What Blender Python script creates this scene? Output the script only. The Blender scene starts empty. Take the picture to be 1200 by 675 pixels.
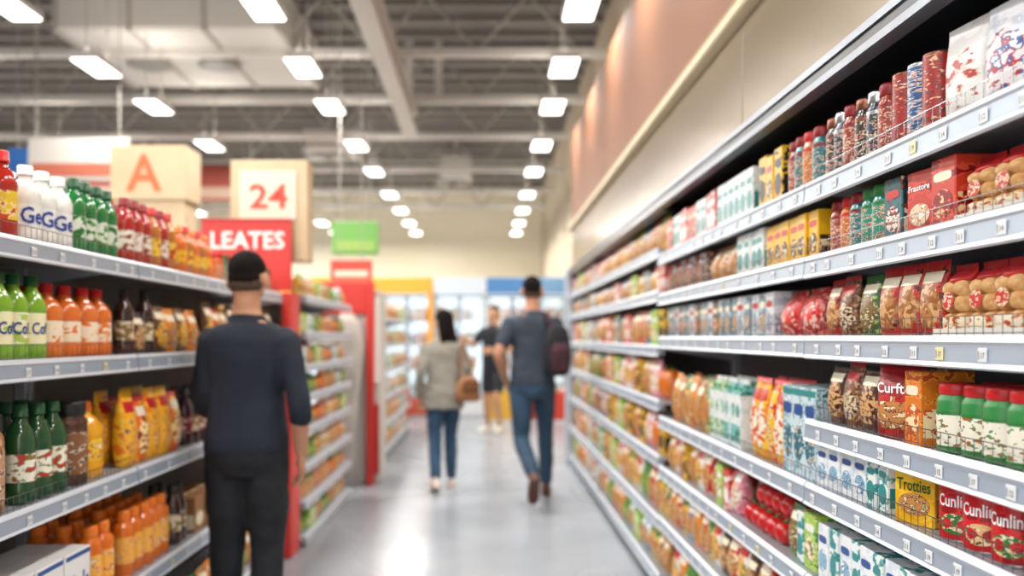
import bpy, bmesh, math, random
from mathutils import Vector, Matrix
R=random.Random(7)
scene=bpy.context.scene
COL=scene.collection
pi=math.pi
def lin(h):
    h=h.lstrip('#'); o=[]
    for i in (0,2,4):
        c=int(h[i:i+2],16)/255
        o.append(c/12.92 if c<=.04045 else ((c+.055)/1.055)**2.4)
    return (*o,1)
MC={}
def mat(h,rough=.45,metal=0,emis=0,trans=0,coat=0):
    k=(h,rough,metal,emis,trans,coat)
    if k in MC: return MC[k]
    m=bpy.data.materials.new('paint_'+h.strip('#')); m.use_nodes=True
    b=m.node_tree.nodes['Principled BSDF']
    b.inputs['Base Color'].default_value=lin(h); b.inputs['Roughness'].default_value=rough
    b.inputs['Metallic'].default_value=metal
    if emis:
        b.inputs['Emission Color'].default_value=lin(h); b.inputs['Emission Strength'].default_value=emis
    if trans: b.inputs['Transmission Weight'].default_value=trans
    if coat: b.inputs['Coat Weight'].default_value=coat
    MC[k]=m; return m
def pr(cols,scale=22,sz=1.0,rough=.35,stops=None,vor=False,metal=0):
    """printed packaging: constant colour blotches"""
    k=('p',tuple(cols),scale,sz,rough,vor,metal)
    if k in MC: return MC[k]
    m=bpy.data.materials.new('print'); m.use_nodes=True; nt=m.node_tree
    b=nt.nodes['Principled BSDF']; b.inputs['Roughness'].default_value=rough; b.inputs['Metallic'].default_value=metal
    tc=nt.nodes.new('ShaderNodeTexCoord'); oi=nt.nodes.new('ShaderNodeObjectInfo')
    mp=nt.nodes.new('ShaderNodeMapping'); mp.inputs['Scale'].default_value=(1,1,sz if vor is True else sz*1.7)
    nt.links.new(tc.outputs['Object'],mp.inputs['Vector'])
    ad=nt.nodes.new('ShaderNodeVectorMath'); ad.operation='ADD'
    sc=nt.nodes.new('ShaderNodeMath'); sc.operation='MULTIPLY'; sc.inputs[1].default_value=9
    nt.links.new(oi.outputs['Random'],sc.inputs[0])
    nt.links.new(mp.outputs[0],ad.inputs[0]); nt.links.new(sc.outputs[0],ad.inputs[1])
    n=nt.nodes.new('ShaderNodeTexVoronoi' if vor is True else 'ShaderNodeTexNoise'); n.inputs['Scale'].default_value=scale*(1 if vor is True else 1.5)
    if vor is not True: n.inputs['Detail'].default_value=2.5
    nt.links.new(ad.outputs[0],n.inputs['Vector'])
    cr=nt.nodes.new('ShaderNodeValToRGB'); cr.color_ramp.interpolation='CONSTANT'
    N=len(cols); e=cr.color_ramp.elements
    if vor is True:
        src=nt.nodes.new('ShaderNodeSeparateColor'); nt.links.new(n.outputs['Color'],src.inputs[0]); nt.links.new(src.outputs[0],cr.inputs[0])
        st=[i/N for i in range(N)]
    else:
        nt.links.new(n.outputs[0],cr.inputs[0]); st=[0]+[.52+.055*i for i in range(N-1)]
    e[0].position=0; e[0].color=lin(cols[0]); e[1].position=st[1] if N>1 else 1; e[1].color=lin(cols[1] if N>1 else cols[0])
    for i in range(2,N):
        q=e.new(st[i]); q.color=lin(cols[i])
    nt.links.new(cr.outputs[0],b.inputs['Base Color'])
    MC[k]=m; return m
def noisemat(a,bb,scale=3,rough=.5,r2=None,map=(1,1,1),bump=0,detail=4,metal=0):
    m=bpy.data.materials.new('surface'); m.use_nodes=True; nt=m.node_tree
    b=nt.nodes['Principled BSDF']; b.inputs['Roughness'].default_value=rough; b.inputs['Metallic'].default_value=metal
    tc=nt.nodes.new('ShaderNodeTexCoord'); mp=nt.nodes.new('ShaderNodeMapping'); mp.inputs['Scale'].default_value=map
    nt.links.new(tc.outputs['Object'],mp.inputs['Vector'])
    n=nt.nodes.new('ShaderNodeTexNoise'); n.inputs['Scale'].default_value=scale; n.inputs['Detail'].default_value=detail
    nt.links.new(mp.outputs[0],n.inputs['Vector'])
    cr=nt.nodes.new('ShaderNodeValToRGB'); e=cr.color_ramp.elements; e[0].position=.3; e[1].position=.7
    e[0].color=lin(a); e[1].color=lin(bb); nt.links.new(n.outputs[0],cr.inputs[0]); nt.links.new(cr.outputs[0],b.inputs['Base Color'])
    if bump:
        bp=nt.nodes.new('ShaderNodeBump'); bp.inputs['Strength'].default_value=bump; bp.inputs['Distance'].default_value=.01
        nt.links.new(n.outputs[0],bp.inputs['Height']); nt.links.new(bp.outputs[0],b.inputs['Normal'])
    return m
class MB:
    def __init__(s): s.v=[];s.f=[];s.mi=[];s.sm=[];s.mats=[]
    def m(s,mt):
        if mt not in s.mats: s.mats.append(mt)
        return s.mats.index(mt)
    def add(s,vs,fs,mt,smooth=False):
        o=len(s.v); s.v+= [tuple(v) for v in vs]
        multi=isinstance(mt,list)
        for i,f in enumerate(fs):
            s.f.append(tuple(a+o for a in f)); s.mi.append(s.m(mt[i] if multi else mt)); s.sm.append(smooth)
        return s
    def box(s,a,b,mt,bev=0,seg=1):
        x0,x1=sorted((a[0],b[0]));y0,y1=sorted((a[1],b[1]));z0,z1=sorted((a[2],b[2]))
        if not bev:
            vs=[(x,y,z) for z in (z0,z1) for y in (y0,y1) for x in (x0,x1)]
            fs=[(0,2,3,1),(4,5,7,6),(0,1,5,4),(2,6,7,3),(0,4,6,2),(1,3,7,5)]
            return s.add(vs,fs,mt)
        bm=bmesh.new(); bmesh.ops.create_cube(bm,size=1)
        for v in bm.verts: v.co=Vector(((x0+x1)/2+v.co.x*(x1-x0),(y0+y1)/2+v.co.y*(y1-y0),(z0+z1)/2+v.co.z*(z1-z0)))
        bmesh.ops.bevel(bm,geom=bm.edges[:],offset=bev,segments=seg,affect='EDGES',profile=.5)
        bm.verts.ensure_lookup_table(); 
        for i,v in enumerate(bm.verts): v.index=i
        vs=[v.co[:] for v in bm.verts]; fs=[[v.index for v in f.verts] for f in bm.faces]; bm.free()
        return s.add(vs,fs,mt,seg>1)
    def lathe(s,prof,mt,seg=20,c=(0,0),cap=(1,1),sq=2,smooth=True):
        vs=[];fs=[];ms=[];n=len(prof)
        for r,z in prof:
            for i in range(seg):
                a=2*pi*i/seg; ca,sa=math.cos(a),math.sin(a)
                k=1 if sq==2 else (abs(ca)**sq+abs(sa)**sq)**(-1/sq)
                vs.append((c[0]+r*k*ca,c[1]+r*k*sa,z))
        for j in range(n-1):
            for i in range(seg):
                fs.append((j*seg+i,j*seg+(i+1)%seg,(j+1)*seg+(i+1)%seg,(j+1)*seg+i)); ms.append(mt[j] if isinstance(mt,list) else mt)
        if cap[0]: fs.append(tuple(range(seg-1,-1,-1))); ms.append(mt[0] if isinstance(mt,list) else mt)
        if cap[1]: fs.append(tuple((n-1)*seg+i for i in range(seg))); ms.append(mt[-1] if isinstance(mt,list) else mt)
        return s.add(vs,fs,ms,smooth)
    def loft(s,rings,mt,seg=18,n=2):
        vs=[];fs=[]
        for c,u,w,ru,rw in rings:
            for i in range(seg):
                a=2*pi*i/seg; ca,sa=math.cos(a),math.sin(a)
                k=1 if n==2 else (abs(ca)**n+abs(sa)**n)**(-1/n)
                vs.append(Vector(c)+Vector(u)*ru*ca*k+Vector(w)*rw*sa*k)
        N=len(rings)
        for j in range(N-1):
            for i in range(seg): fs.append((j*seg+i,j*seg+(i+1)%seg,(j+1)*seg+(i+1)%seg,(j+1)*seg+i))
        fs.append(tuple(range(seg-1,-1,-1))); fs.append(tuple((N-1)*seg+i for i in range(seg)))
        return s.add(vs,fs,mt,True)
    def tube(s,pts,rads,mt,seg=12,sub=3):
        P=[Vector(p) for p in pts]; n=len(P)
        if not isinstance(rads,(list,tuple)): rads=[rads]*n
        Q=[];K=[]
        for i in range(n-1):
            p0=P[max(i-1,0)];p1=P[i];p2=P[i+1];p3=P[min(i+2,n-1)]
            for j in range(sub):
                t=j/sub
                Q.append(.5*((2*p1)+(p2-p0)*t+(2*p0-5*p1+4*p2-p3)*t*t+(3*p1-p0-3*p2+p3)*t**3)); K.append(rads[i]*(1-t)+rads[i+1]*t)
        Q.append(P[-1]);K.append(rads[-1])
        rings=[];ref=None
        d0=(Q[1]-Q[0]).normalized(); d1=(Q[-1]-Q[-2]).normalized()
        L=[(Q[0]-d0*K[0]*.8,K[0]*.5,d0)]
        for i,q in enumerate(Q):
            d=(Q[min(i+1,len(Q)-1)]-Q[max(i-1,0)]).normalized(); L.append((q,K[i],d))
        L.append((Q[-1]+d1*K[-1]*.8,K[-1]*.5,d1))
        for q,r,d in L:
            if ref is None: ref=Vector((1,0,0)) if abs(d.x)<.8 else Vector((0,1,0))
            u=(ref-d*ref.dot(d)).normalized(); ref=u; w=d.cross(u); rings.append((q,u,w,r,r))
        return s.loft(rings,mt,seg)
    def disc(s,w,h,y,zc,mt,seg=20,x=0,n=2):
        vs=[]
        for i in range(seg):
            a=2*pi*i/seg; ca,sa=math.cos(a),math.sin(a); k=1 if n==2 else (abs(ca)**n+abs(sa)**n)**(-1/n)
            vs.append((x+w/2*ca*k,y,zc+h/2*sa*k))
        vs2=[(v[0],v[1]+.0008,v[2]) for v in vs]
        fs=[tuple(range(seg))]+[(i,i+seg,(i+1)%seg+seg,(i+1)%seg) for i in range(seg)]
        return s.add(vs+vs2,fs,mt)
    def merge(s,o):
        off=len(s.v); s.v+=o.v
        for f,mi,sm in zip(o.f,o.mi,o.sm):
            s.f.append(tuple(a+off for a in f)); s.mi.append(s.m(o.mats[mi])); s.sm.append(sm)
        return s
    def mesh(s,name):
        me=bpy.data.meshes.new(name); me.from_pydata(s.v,[],s.f)
        for m_ in s.mats: me.materials.append(m_)
        me.polygons.foreach_set('material_index',s.mi); me.polygons.foreach_set('use_smooth',s.sm)
        me.update(); return me
def obj(name,me,loc=(0,0,0),rz=0,parent=None,**kw):
    if isinstance(me,MB): me=me.mesh(name)
    o=bpy.data.objects.new(name,me); o.location=loc; o.rotation_euler=(0,0,rz); COL.objects.link(o)
    if parent: o.parent=parent
    for k,v in kw.items(): o[k]=v
    return o
# ------------------------------------------------ text
TC={}
def tgeo(st,width,height=None):
    k=st
    if k not in TC:
        cu=bpy.data.curves.new('t','FONT'); cu.body=st; cu.align_x='CENTER'; cu.align_y='CENTER'; cu.resolution_u=2; cu.offset=.018
        o=bpy.data.objects.new('t',cu); COL.objects.link(o); bpy.context.view_layer.update()
        dg=bpy.context.evaluated_depsgraph_get(); me=bpy.data.meshes.new_from_object(o.evaluated_get(dg))
        vs=[v.co[:2] for v in me.vertices]; fs=[tuple(p.vertices) for p in me.polygons]
        bpy.data.objects.remove(o); bpy.data.meshes.remove(me)
        x0=min(v[0] for v in vs);x1=max(v[0] for v in vs);y0=min(v[1] for v in vs);y1=max(v[1] for v in vs)
        TC[k]=([(v[0]-(x0+x1)/2,v[1]-(y0+y1)/2) for v in vs],fs,x1-x0,y1-y0)
    vs,fs,w,h=TC[k]; sx=width/w; sy=sx
    if height: sy=height/h
    return [(v[0]*sx,v[1]*sy) for v in vs],fs
def txt(mb,st,width,y,zc,mt,height=None,bend=None,x=0,pouch=None):
    vs,fs=tgeo(st,width,height); out=[]
    for a,b in vs:
        a+=x
        if bend: out.append((bend*math.sin(a/bend),-bend*math.cos(a/bend),b+zc))
        elif pouch: 
            A,B=pouch; q=min(.98,abs(a)/A); out.append((a,-B*(1-q**2.6)**(1/2.6)-.0015,b+zc))
        else: out.append((a,y,b+zc))
    return mb.add(out,fs,mt)
# ------------------------------------------------ people
def solid(mb,voxel,it=3,disp=0,dscale=.05):
    me=mb.mesh('tmp'); mats=list(me.materials)
    o=bpy.data.objects.new('tmp',me); COL.objects.link(o)
    r=o.modifiers.new('r','REMESH'); r.mode='VOXEL'; r.voxel_size=voxel; r.use_smooth_shade=True
    if it:
        s=o.modifiers.new('s','SMOOTH'); s.factor=.5; s.iterations=it
    if disp:
        t=bpy.data.textures.new('w','CLOUDS'); t.noise_scale=dscale; t.noise_depth=1
        d=o.modifiers.new('d','DISPLACE'); d.texture=t; d.strength=disp; d.mid_level=.5
    bpy.context.view_layer.update(); dg=bpy.context.evaluated_depsgraph_get()
    m2=bpy.data.meshes.new_from_object(o.evaluated_get(dg)); bpy.data.objects.remove(o)
    for p in m2.polygons: p.use_smooth=True
    if not m2.materials: m2.materials.append(mats[0])
    return m2
TR=[(.80,.105,.09),(.86,.155,.115),(.93,.170,.122),(1.0,.158,.112),(1.08,.145,.1),(1.14,.144,.098),(1.22,.155,.106),(1.32,.170,.115),(1.37,.176,.11),(1.41,.155,.096),(1.44,.112,.08),(1.465,.074,.066),(1.50,.058,.060),(1.58,.054,.06)]
def torso(mb,m_,s,z0,z1,g,lean,wx=1.,n=2.4):
    rings=[]
    for z,a,b in TR:
        if z0<=z<=z1: rings.append(((lean[0]*(z-.9)*s,lean[1]*(z-.9)*s,z*s),(1,0,0),(0,1,0),(a*wx+g)*s,(b+g)*s))
    mb.loft(rings,m_,24,n)
def hand(mb,m_,w,u,side,nn,k):
    w=Vector(w);u=Vector(u).normalized();side=Vector(side);side=(side-u*side.dot(u)).normalized();nn=Vector(nn);nn=(nn-u*nn.dot(u)-side*nn.dot(side)).normalized()
    mb.loft([(w-u*.015*k,side,nn,.026*k,.02*k),(w+u*.02*k,side,nn,.033*k,.018*k),(w+u*.055*k,side,nn,.041*k,.016*k),(w+u*.088*k,side,nn,.04*k,.013*k)],m_,14)
    for off,L in ((.032,.072),(.0105,.08),(-.0105,.075),(-.031,.06)):
        b=w+(u*.08+side*off)*k; L*=k
        mb.tube([b,b+u*L*.45+nn*L*.08,b+u*L*.75+nn*L*.28+side*off*.05,b+u*L*.9+nn*L*.52],[.0092*k,.0085*k,.008*k,.007*k],m_,8,2)
    b=w+(u*.028+side*.03)*k
    mb.tube([b,b+(u*.03+side*.024+nn*.01)*k,b+(u*.058+side*.03+nn*.024)*k],[.013*k,.0105*k,.008*k],m_,8,2)
def person(label,loc,yaw,H,arms,legs,lean,skin,shirt,pants,shoe,hairc,voxel,sleeve=1.,pleg=1.,hair='short',wx=1.,headyaw=0,shirt_z0=.9,headshift=(0,0),fold=.014,fsc=.08,hem=None,fullp=1.0,collar=0):
    s=H/1.75; S=lambda p:tuple(q*s for q in p)
    SK=noisemat(skin,skin,8,.5); body=MB(); torso(body,SK,s,.80,1.6,0,lean,wx)
    hx=lean[0]*.68+headshift[0]; hy=lean[1]*.68+.015+headshift[1]
    M=Matrix.Rotation(headyaw,3,'Z')
    def hp(x,y,z): v=M@Vector((x,y,0)); return ((v.x+hx)*s,(v.y+hy)*s,z*s)
    def E(mb,x,y,z,r,m_): 
        v=hp(x,y,z); u=M@Vector((1,0,0)); w=M@Vector((0,1,0)); rings=[]
        for j in range(13):
            t=-pi/2+pi*(j+.15)/12.3; rings.append(((v[0],v[1],v[2]+r[2]*s*math.sin(t)),u,w,r[0]*s*math.cos(t),r[1]*s*math.cos(t)))
        mb.loft(rings,m_,20)
    E(body,0,0,1.648,(.074,.094,.096),SK); E(body,0,.022,1.59,(.058,.068,.062),SK); E(body,0,.06,1.553,(.026,.024,.02),SK); E(body,0,-.025,1.585,(.06,.058,.05),SK)
    E(body,0,.1,1.615,(.013,.018,.014),SK); E(body,0,.094,1.635,(.009,.012,.026),SK); E(body,0,.085,1.672,(.05,.015,.01),SK)
    E(body,0,.088,1.581,(.024,.011,.006),SK); E(body,0,.086,1.571,(.021,.011,.006),SK)
    for q in (-1,1): E(body,q*.082,-.006,1.622,(.013,.022,.034),SK)
    sh=MB(); pa=MB()
    MS=noisemat(shirt[0],shirt[1],5,.85,bump=.1); MP=noisemat(pants[0],pants[1],7,.8,bump=.1)
    torso(sh,MS,s,shirt_z0,1.45,.014,lean,wx)
    if hem: sh.loft([((0,0,z*s),(1,0,0),(0,1,0),a*s,b*s) for z,a,b in ((hem,.2*wx+.02,.15),(.9,.2*wx+.008,.145),(1.05,.175*wx,.125),(1.2,.17*wx,.12))],MS,22,2.4)
    else: sh.loft([((0,0,z*s),(1,0,0),(0,1,0),a*s,b*s) for z,a,b in ((.9,.184*wx,.134),(.96,.184*wx,.136),(1.05,.172*wx,.126),(1.14,.163*wx,.12),(1.25,.166*wx,.12))],MS,22,2.4)
    sh.loft([((lean[0]*(z-.9)*s,lean[1]*(z-.9)*s+.002*s,z*s),(1,0,0),(0,1,0),a*s,b*s) for z,a,b in ((1.40,.16,.095),(1.43,.125,.088),(1.455,.09,.08),(1.475+collar,.073,.073),(1.482+collar,.07,.071))],MS,20)
    torso(pa,MP,s,.80,1.0,.011,(0,0),wx)
    for (shd,el,wr,side,nn) in arms:
        body.tube([S(shd),S([(a+b)/2 for a,b in zip(shd,el)]),S(el),S([(a*.6+b*.4) for a,b in zip(el,wr)]),S(wr)],[.05*s,.048*s,.04*s,.04*s,.026*s],SK,14)
        if nn is not None: hand(body,SK,S(wr),[b-a for a,b in zip(el,wr)],side,nn,s*1.02)
        up=[(a+b)/2 for a,b in zip(shd,el)]
        P=[shd,up,el]; rr=[.062,.058,.05]
        if sleeve<.5: P=[shd,up,[a*.3+b*.7 for a,b in zip(shd,el)]]; rr=[.064,.063,.06]
        elif sleeve>=.5:
            f=(sleeve-.5)*2; e2=[a*(1-f)+b*f for a,b in zip(el,wr)]; P=P+[e2]; rr=rr+[.05-.012*f]
        sh.tube([S(p) for p in P],[a*s for a in rr],MS,16)
    shoes=[]
    for (hip,kn,an,toe) in legs:
        body.tube([S(hip),S([(a+b)/2 for a,b in zip(hip,kn)]),S(kn),S([(a*.65+b*.35) for a,b in zip(kn,an)]),S(an)],[.085*s,.075*s,.053*s,.053*s,.035*s],SK,16)
        t=Vector(toe).normalized(); a=Vector(an)
        body.tube([S(a),S(a+Vector((0,0,-.03))+t*.03),S(a+Vector((0,0,-.042))+t*.12)],[.035*s,.033*s,.025*s],SK,12)
        mid=[(a_+b)/2 for a_,b in zip(hip,kn)]
        if pleg>=1: pa.tube([S(hip),S(mid),S(kn),S([(x*.5+y*.5) for x,y in zip(kn,an)]),S([x*.06+y*.94 for x,y in zip(kn,an)])],[.096*s,.092*s*fullp,.073*s*fullp,.068*s*fullp,.056*s*fullp],MP,18)
        else: pa.tube([S(hip),S(mid),S([(x*.2+y*.8) for x,y in zip(hip,kn)])],[.1*s,.093*s,.082*s],MP,18)
        so=MB(); MSo=mat(shoe,.6); rt=t.cross(Vector((0,0,1))).normalized(); up=rt.cross(t).normalized()
        b=a+up*-.042-t*.055
        so.loft([(Vector(S(b+t*d)) ,rt,up,w*s,h*s) for d,w,h in ((0,.026,.03),(.02,.038,.045),(.07,.038,.05),(.13,.042,.036),(.19,.043,.03),(.235,.034,.024),(.25,.018,.014))],MSo,16,2.6)
        so.loft([(Vector(S(b+t*d-up*.034)),rt,up,w*s,.013*s) for d,w in ((-.005,.026),(.02,.041),(.07,.04),(.13,.045),(.19,.046),(.24,.036),(.257,.018))],MSo,16,2.6)
        shoes.append(so)
    root=obj('person',solid(body,voxel,2),loc,yaw,label=label,category='person')
    obj('shirt',solid(sh,.009,8,fold*s,fsc),parent=root); obj('shorts' if pleg<1 else 'trousers',solid(pa,.009,5,.014*s,.08),parent=root)
    for so in shoes: obj('shoe',solid(so,.006,1),parent=root)
    HM=noisemat(hairc,'#1a1412',60,.95,bump=.3); HM.node_tree.nodes['Principled BSDF'].inputs['Specular IOR Level'].default_value=.15; ha=MB()
    if hair=='short':
        E(ha,0,-.012,1.674,(.0765,.0965,.0795),HM); E(ha,0,-.04,1.638,(.0695,.063,.058),HM)
    else:
        E(ha,0,-.018,1.668,(.09,.104,.092),HM); E(ha,0,-.05,1.61,(.092,.078,.1),HM); E(ha,0,-.075,1.53,(.098,.058,.1),HM); E(ha,.03,-.09,1.45,(.08,.045,.09),HM); E(ha,-.04,-.085,1.47,(.05,.04,.07),HM)
    obj('hair',solid(ha,.004,2,.006,.02),parent=root)
    if hair=='short':
        fd=MB(); FM=noisemat('#3a2a22','#54402f',80,.9)
        E(fd,0,-.03,1.612,(.0705,.0675,.058),FM); obj('hair_fade',solid(fd,.004,2),parent=root)
    EY=MB(); 
    for q in (-1,1): E(EY,q*.03,.082,1.648,(.013,.011,.008),mat('#e8e4e0',.3)); E(EY,q*.03,.0915,1.648,(.006,.003,.006),mat('#2a1a10',.3))
    obj('eyes',EY,parent=root)
    EB=MB()
    for q in (-1,1): E(EB,q*.031,.09,1.672,(.018,.007,.004),mat('#1c1410',.7))
    obj('eyebrows',EB,parent=root)
    return root
NM=(-1.015,3.62,0)
person('person in navy long-sleeved sweater and dark trousers beside the drinks shelf',NM,-.04,1.745,
 [((.165,-.005,1.375),(.238,-.05,1.11),(.222,.04,.885),(-.2,1,0),(-1,0,0)),((-.155,.0,1.375),(-.185,-.01,1.11),(-.15,.18,.98),(.6,.6,.3),(0,0,-1))],
 [[(.08,0,.9),(.08,.03,.49),(.075,-.02,.085),(.2,1,0)],[(-.085,0,.9),(-.095,.03,.49),(-.11,.02,.085),(-.2,1,0)]],(0,0.0),'#b98566',('#121824','#19212f'),('#0e1116','#15181f'),'#17181c','#15110f',.0045,sleeve=.66,wx=.96,headyaw=-.12,headshift=(-.0,.0),fold=.014,fsc=.13,fullp=1.0,collar=.0)
person('person in beige jacket and blue jeans with long dark hair, walking',(-.39,7.75,0),.12,1.63,
 [((.165,-.005,1.38),(.235,-.02,1.12),(.2,.13,.98),(0,.5,1),(-1,0,0)),((-.165,.0,1.38),(-.225,-.06,1.12),(-.23,.04,.9),(.2,1,0),(1,0,0))],
 [[(.085,0,.9),(.08,.14,.51),(.085,.12,.085),(.1,1,0)],[(-.085,0,.9),(-.085,-.02,.49),(-.09,-.2,.13),(-.05,.9,-.35)]],(0,.02),'#c89a7c',('#837f74','#989388'),('#20384f','#315270'),'#d9c8bc','#120e0d',.007,sleeve=1.,hair='long',wx=.92,shirt_z0=.86,headyaw=.5,hem=.79,fold=.02,fullp=.9)
person('person mid-stride in dark grey t-shirt and blue jeans with a backpack',(.39,7.2,0),.05,1.9,
 [((.175,-.005,1.38),(.24,.02,1.13),(.2,.2,1.05),(0,.3,1),(-1,0,0)),((-.175,.0,1.38),(-.27,-.08,1.14),(-.2,.08,.93),(.3,1,0),(1,0,0))],
 [[(.09,0,.9),(.125,.22,.53),(.135,.24,.09),(.1,1,.05)],[(-.09,0,.9),(-.085,.0,.47),(-.035,-.40,.25),(.0,.6,-.8)]],(0,.03),'#b98566',('#262e39','#343e4b'),('#1f3548','#2d4a63'),'#5a3526','#14100e',.007,sleeve=.3,headyaw=-.1,wx=.97,fullp=.9)
person('person in black t-shirt and dark shorts with white shoes by freezers',(.12,12.3,0),2.6,1.85,
 [((.18,0,1.385),(.27,.12,1.2),(.25,.36,1.25),(0,.3,1),(-1,0,0)),((-.18,.0,1.385),(-.25,.0,1.13),(-.1,.22,1.12),(0,.2,1),(1,0,0))],
 [[(.09,0,.9),(.11,.04,.49),(.11,-.02,.085),(.2,1,0)],[(-.09,0,.9),(-.1,.14,.5),(-.09,.0,.1),(-.1,1,0)]],(0,.02),'#c49475',('#15171c','#1f232b'),('#15171f','#20242c'),'#e6e2dc','#1a1513',.008,sleeve=.3,pleg=.5)
# bags
bp=MB(); BM=noisemat('#2e161f','#48222e',9,.85); BK=mat('#16141a',.85)
bp.loft([((0,0,z),(1,0,0),(0,1,0),a,b) for z,a,b in ((0,.06,.04),(.03,.10,.06),(.15,.115,.075),(.28,.11,.07),(.38,.085,.05),(.43,.04,.025))],BK,20,2.5)
b_=obj('backpack',bp,(.585,7.0,1.06),.35,label='slim black and maroon backpack slung over one shoulder',category='backpack')
q=MB(); q.loft([((0,-.06,z),(1,0,0),(0,1,0),a,.035) for z,a in ((.03,.06),(.06,.085),(.2,.085),(.27,.06))],BM,16,2.6); obj('front_pocket',q,parent=b_)
q=MB(); q.tube([(-.04,0,.42),(-.025,-.01,.455),(.025,-.01,.455),(.04,0,.42)],.008,BK,8); obj('top_handle',q,parent=b_)
q=MB(); q.tube([(-.03,.05,.40),(-.05,.10,.50),(-.04,.22,.52),(-.03,.3,.42)],.016,BM,8); obj('strap',q,parent=b_)
sb=MB(); TN=noisemat('#8a5a35','#a8754a',12,.6)
sb.loft([((0,0,z),(1,0,0),(0,1,0),a,b) for z,a,b in ((0,.11,.03),(.03,.13,.05),(.13,.12,.05),(.2,.09,.03),(.23,.06,.015))],TN,18,2.4)
s_=obj('shoulder_bag',sb,(-.165,7.66,.80),.6,label='tan leather shoulder bag hanging at the hip',category='bag')
q=MB(); q.tube([(-.07,0,.21),(-.06,.02,.38),(-.03,.05,.56),(.02,.03,.38),(.07,0,.21)],.009,TN,8); obj('strap',q,parent=s_)
q=MB(); q.loft([((0,-.05,z),(1,0,0),(0,1,0),a,.006) for z,a in ((.09,.07),(.11,.1),(.18,.09),(.21,.06))],mat('#7a4c2a',.6),14,2.6); obj('flap',q,parent=s_)
# ------------------------------------------------ product prototypes
CH=mat('#c9ccd0',.25,1)
def D(parts,w,d,h,name,cat,label):
    if len(label.split())<4: label+=' standing on the store shelf'
    return dict(parts=parts,w=w,d=d,h=h,name=name,cat=cat,label=label,cache={})
WH=mat('#f2f0ea',.4)
def jar(r,h,body,lid,lab,label,text=None,tc='#ffffff',name='food_jar',seg=20,band=None,lo=.14,hi=.64,cat='jar',nk=.86):
    b=MB().lathe([(r*.9,0),(r,.006),(r,h*.72),(r*.97,h*.77),(r*nk*.94,h*.83),(r*nk*.94,h*.86)],body,seg)
    l=MB().lathe([(r*nk,h*.83),(r*(nk+.04),h*.84),(r*(nk+.04),h*.97),(r*(nk-.01),h),(r*.3,h*.995)],lid,seg)
    a=MB().lathe([(r+.0007,h*lo),(r+.0007,h*hi)],lab,seg,cap=(0,0))
    if band: a.lathe([(r+.0012,h*lo),(r+.0012,h*(lo+.05))],band,seg,cap=(0,0)); a.lathe([(r+.0012,h*(hi-.05)),(r+.0012,h*hi)],band,seg,cap=(0,0))
    P=[('body',b),('lid',l),('label',a)]
    if text: P.append(('lettering',txt(MB(),text,r*1.5,0,h*.4,mat(tc),bend=r+.002,height=r*.55)))
    return D(P,2*r,2*r,h,name,cat,label)
def can(r,h,lab,label,text=None,tc='#ffffff',name='food_can',patch=None,lid=None,seg=22):
    b=MB().lathe([(r*.95,0),(r,.003),(r*.985,.006),(r*.985,h-.006),(r,h-.003),(r*.97,h),(r*.93,h-.003),(r*.3,h-.003)],lid or CH,seg)
    a=MB().lathe([(r,.007),(r,h-.007)],lab,seg,cap=(0,0))
    P=[('body',b),('label',a)]
    if patch:
        q=MB(); vs=[]
        N=18
        for i in range(N):
            an=2*pi*i/N; x=r*.75*math.cos(an); z=h*.3+h*.17*math.sin(an); R_=r+.001; vs.append((R_*math.sin(x/R_),-R_*math.cos(x/R_),z))
        R_=r+.001; vs.append((0,-R_,h*.3)); q.add(vs,[(i,(i+1)%N,N) for i in range(N)],patch); P.append(('picture_patch',q))
    if text: P.append(('lettering',txt(MB(),text,r*1.62,0,h*.68,mat(tc),bend=r+.0018,height=r*.66)))
    return D(P,2*r,2*r,h,name,'can',label)
def bottle(r,h,body,cap,lab,label,text=None,tc='#ffffff',name='drink_bottle',sq=2,jug=False,seg=20,th=.7,lo=.23,hi=.51,tw=1.5):
    nk=.42 if not jug else .38
    b=MB().lathe([(r*.86,0),(r,.012),(r,h*(lo-.05)),(r*.95,h*(lo-.01)),(r*.95,h*(hi+.01)),(r,h*(hi+.05)),(r*.97,h*.66),(r*.72,h*.76),(r*nk,h*.83),(r*nk,h*.9)],body,seg,sq=sq)
    if jug: b.tube([(r*.5,0,h*.78),(r*.95,0,h*.74),(r*1.02,0,h*.6)],r*.13,body,8)
    c=MB().lathe([(r*nk*1.25,h*.875),(r*nk*1.25,h*.89),(r*nk*1.15,h*.9),(r*nk*1.15,h*.99),(r*nk,h)],cap,seg)
    a=MB().lathe([(r*.955+.0008,h*lo),(r*.955+.0008,h*hi)],lab,seg,cap=(0,0),sq=sq)
    P=[('body',b),('cap',c),('label',a)]
    if text: P.append(('lettering',txt(MB(),text,r*tw,0,h*(lo+hi)/2,mat(tc),bend=r*.955+.003,height=r*th)))
    k=1.16 if sq>2 else 1
    return D(P,2*r*k,2*r*k,h,name,'bottle',label)
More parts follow.
